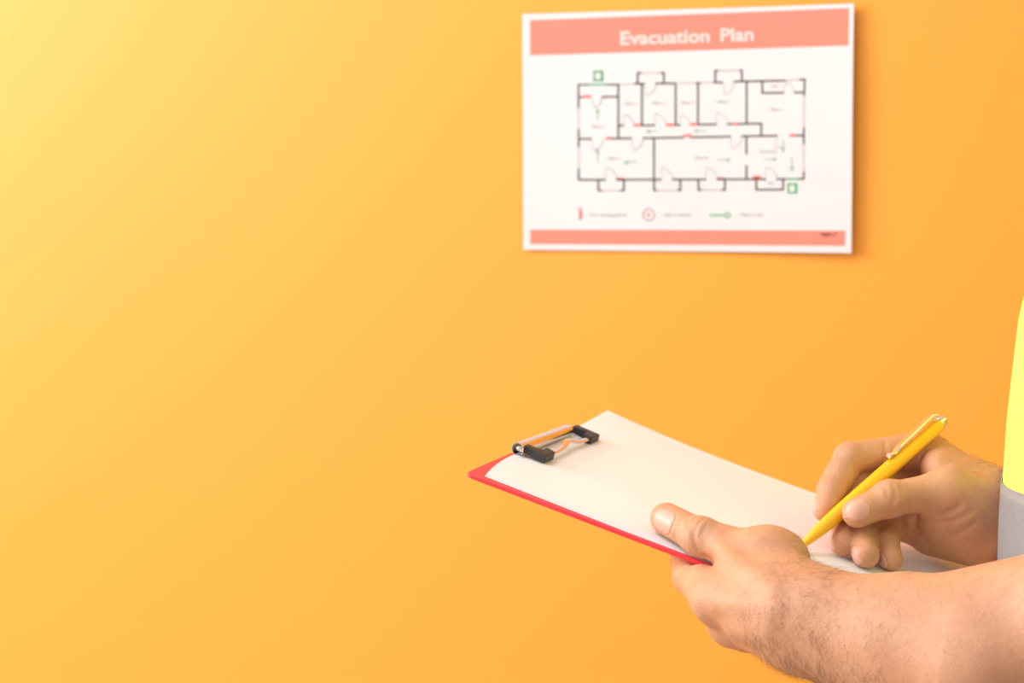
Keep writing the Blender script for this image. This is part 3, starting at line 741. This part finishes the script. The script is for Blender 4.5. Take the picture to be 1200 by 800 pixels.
# hair on forearms and backs of hands
def grow_hair(S, count, region, flow, lmin, lmax, seed, wdt=0.00004):
    r = np.random.default_rng(seed); V = []; F = []
    lo, hi = region['lo'], region['hi']; made = 0; tries = 0
    base, nrm = region['pts'], region['nrm']
    pick = r.integers(0, len(base), count)
    for i in pick:
        p = base[i]; n_ = nrm[i]; dens = region['dens'](p, n_)
        if r.random() > dens: continue
        fl = flow(p)+r.normal(0, .35, 3); fl = fl-n_*(fl @ n_); fl = fl/np.linalg.norm(fl)
        L_ = r.uniform(lmin, lmax); sd = np.cross(n_, fl); cv = r.normal(0, .35); lift_ = r.uniform(.15, .5)
        pth = [p+fl*L_*s+n_*(L_*lift_*s*(1-.55*s)+.00005)+sd*cv*L_*s*s for s in (0, .35, .7, 1)]
        b0 = len(V)
        for q, wd in zip(pth, (1, .9, .65, .2)):
            for an in (0, 2.094, 4.189): V.append(q+(n_*math.cos(an)+sd*math.sin(an))*wdt*wd)
        for q in range(3):
            for a in range(3): a2 = (a+1) % 3; F.append((b0+q*3+a, b0+q*3+a2, b0+q*3+3+a2, b0+q*3+3+a))
    return V, F
def face_data(v, q, sel):
    c = v[q].mean(1); k_ = sel(c); q = q[k_]; c = c[k_]
    n_ = np.cross(v[q[:, 2]]-v[q[:, 0]], v[q[:, 3]]-v[q[:, 1]]); n_ /= np.linalg.norm(n_, axis=1, keepdims=True)+1e-12
    return c, n_
wl = (LE-LW)/np.linalg.norm(LE-LW); wr = (RE-RW)/np.linalg.norm(RE-RW)
c, n_ = face_data(*parts[0], lambda c: ((c-LW) @ wl > -0.060) & ((c-LW) @ wl < 0.20))
camd = lambda p: (CAM-p)/np.linalg.norm(CAM-p)
def dens_l(p, n__):
    s = (p-LW) @ wl
    return float(np.clip((s+.062)/.05, 0, 1)*(0.05+0.7*np.exp(-((s+.002)/.042)**2))*(0.35+0.65*np.clip(-(n__ @ CB[:,2])+.3, 0, 1)))
V, F = grow_hair(LA, 28000, dict(lo=0, hi=0, pts=c, nrm=n_, dens=dens_l), lambda p: cx_(.45, .1, -.75)-wl*.25, .004, .012, 3)
h_o = from_data('arm_hair', V, F, 'arm_hair', person); tag(h_o, 'fine dark arm hair on the near forearm', kind='stuff')
c, n_ = face_data(*parts[1], lambda c: ((c-RW) @ wr > -0.035) & ((c-RW) @ wr < 0.10) & ((c-RW) @ BRW[:, 2] > 0.004))
V, F = grow_hair(RA, 2600, dict(lo=0, hi=0, pts=c, nrm=n_, dens=lambda p, n__: float(np.clip(((p-RW) @ wr+.035)/.05, 0, 1))), lambda p: BRW[:, 1]*.4+BRW[:, 2]*.5+wr*.5, .004, .010, 4)
h_o = from_data('arm_hair', V, F, 'arm_hair', person); tag(h_o, 'fine dark arm hair on the far wrist', kind='stuff')

# ------------------------------------------------------------------ clothes
def sdf_part(name, fn, lo, hi, h, mt, label=None):
    v, q = surface_nets(fn, lo, hi, h); o = link_mesh(name, np_mesh(name, v, q), mt, person)
    if label: o['label'] = label
    return o
def shirt(p):
    d = smin(trunk(p, .009, .86, 1.455), cap(p, RS, LS, .060, .060), .04)
    for a, b_ in ((LS, LE), (RS, RE)):
        s = cap(p, a, a+(b_-a)*.62, .060, .062); ax = ((b_-a)/np.linalg.norm(b_-a)).astype(F32)
        s = smax(s, (p-(a+(b_-a)*.60).astype(F32)) @ ax, .004); d = smin(d, s, .03)
    return d
lo, hi = bounds([body(.18, .34, .84), body(-.18, -.34, .84), body(.18, -.34, 1.48), body(-.18, .34, 1.48)], 0.03)
sdf_part('shirt', shirt, lo, hi, 0.005, 'shirt', 'grey short sleeved shirt under the vest')
def trousers(p):
    d = trunk(p, .012, .80, .93)
    for s in (-1, 1): d = smin(d, smin(cap(p, body(0, .085*s, .86), body(.01, .095*s, .46), .094, .066), cap(p, body(.01, .095*s, .46), body(-.015, .10*s, .09), .066, .062), .03), .02)
    return smax(d, .04-p[:, 2], .004)
lo, hi = bounds([body(.2, .3, .02), body(-.2, -.3, .02), body(.2, -.3, .95), body(-.2, .3, .95)], 0.0)
sdf_part('trousers', trousers, lo, hi, 0.007, 'denim')
for s in (-1, 1):
    def shoe(p, s=s):
        d = smin(cap(p, body(-.06, .10*s, .042), body(.13, .115*s, .036), .040, .036), cap(p, body(-.03, .10*s, .05), body(-.03, .10*s, .10), .042, .044), .03)
        return smax(d, .001-p[:, 2], .003)
    lo, hi = bounds([body(.2, .1*s+.07, 0), body(-.13, .1*s-.07, .16), body(.2, .1*s-.07, 0), body(-.13, .1*s+.07, .16)], 0.0)
    sdf_part('shoe', shoe, lo, hi, 0.005, 'shoe')
def hair_cap(p):
    d = ell(p, HC+Fh*-.020+np.array([0,0,.038]), HA, (.100,.084,.095))
    fr = ((p-HC.astype(F32)) @ Fh.astype(F32))*.75-(p[:, 2]-F32(HC[2]))*.66+F32(.0)
    return smax(d, fr, .01)
lo, hi = bounds([HC-.15, HC+.17], 0.0); sdf_part('hair', hair_cap, lo, hi, 0.004, 'hair')

# open hi-vis vest: a draped shell round the trunk with armholes and a grey reflective band
VZ = np.array([0.86, 0.95, 1.02, 1.06, 1.10, 1.16, 1.22, 1.28, 1.34, 1.39, 1.43, 1.46])
VA = np.array([.140, .142, .144, .150, .1585, .1575, .1530, .1458, .131, .113, .092, .066])          # front reach, near panel
VB = np.array([.196, .194, .190, .186, .186, .186, .190, .192, .196, .194, .160, .100])
def vest_pt(th, z, off=0.0):
    """th: 0 at the front opening, going round by the near side"""
    fz = math.cos(th); lz = -math.sin(th)
    a_near = np.interp(z, VZ, VA); back = np.interp(z, zs_, aa_)+.022; b = np.interp(z, VZ, VB)
    right = 1/(1+math.exp(-lz*28+0.4))                       # the far panel is pushed back by the writing arm
    a = (a_near*(1-right)+(np.interp(z, zs_, aa_)+.016)*right) if fz > 0 else back
    wv = 0.0022*math.sin(th*9+z*7)*min(1, max(0, (1.4-z)/.2))
    e = 2.2; r = 1/((abs(fz)/(a+wv+off))**e+(abs(lz)/(b+wv+off))**e)**(1/e)
    return body(r*fz, r*lz, z)
def vest_shell(name, z0, z1, nz, off, mt, parent, thick, hole=True, gap=0.04):
    nt = 150; bm = bmesh.new(); g = []
    for j in range(nz+1):
        z = z0+(z1-z0)*j/nz; g.append([bm.verts.new(tuple(vest_pt(gap+(2*math.pi-2*gap)*i/nt, z, off))) for i in range(nt+1)])
    for j in range(nz):
        for i in range(nt):
            th = gap+(2*math.pi-2*gap)*(i+.5)/nt; z = z0+(z1-z0)*(j+.5)/nz; cth = math.cos(th)
            if hole and z > 1.20 and (cth/0.52)**2+(((z-1.36)/.15))**2 < 1: continue
            if hole and cth > 0.3 and z > 1.27 and abs(math.sin(th)) < (z-1.27)*1.6: continue      # v-neck
            bm.faces.new((g[j][i], g[j][i+1], g[j+1][i+1], g[j+1][i]))
    bmesh.ops.delete(bm, geom=[v for v in bm.verts if not v.link_faces], context='VERTS')
    for _ in range(14 if hole else 0):                       # round the cut edges of armholes and neck
        mv = {}
        for v in bm.verts:
            if v.co.z > 1.19 and v.is_boundary:
                nb = [e.other_vert(v) for e in v.link_edges if e.is_boundary]
                if len(nb) == 2: mv[v] = v.co*0.4+(nb[0].co+nb[1].co)*0.3
        for v, c_ in mv.items(): v.co = c_
    o = from_bm(name, bm, mt, parent, smooth=True)
    md = o.modifiers.new('thickness', 'SOLIDIFY'); md.thickness = thick; md.offset = 1
    return o
vest = vest_shell('vest', 0.88, 1.46, 90, 0.0, 'vest', person, 0.0016); vest['label'] = 'yellow hi-vis vest with grey band'
SB0, SB1 = 1.128, 1.186
st = vest_shell('reflective_strip', SB0, SB1, 8, 0.0022, 'strip', vest, 0.0006, hole=False)
print('tris', sum(len(o.data.polygons)*2 for o in bpy.data.objects if o.type == 'MESH'))
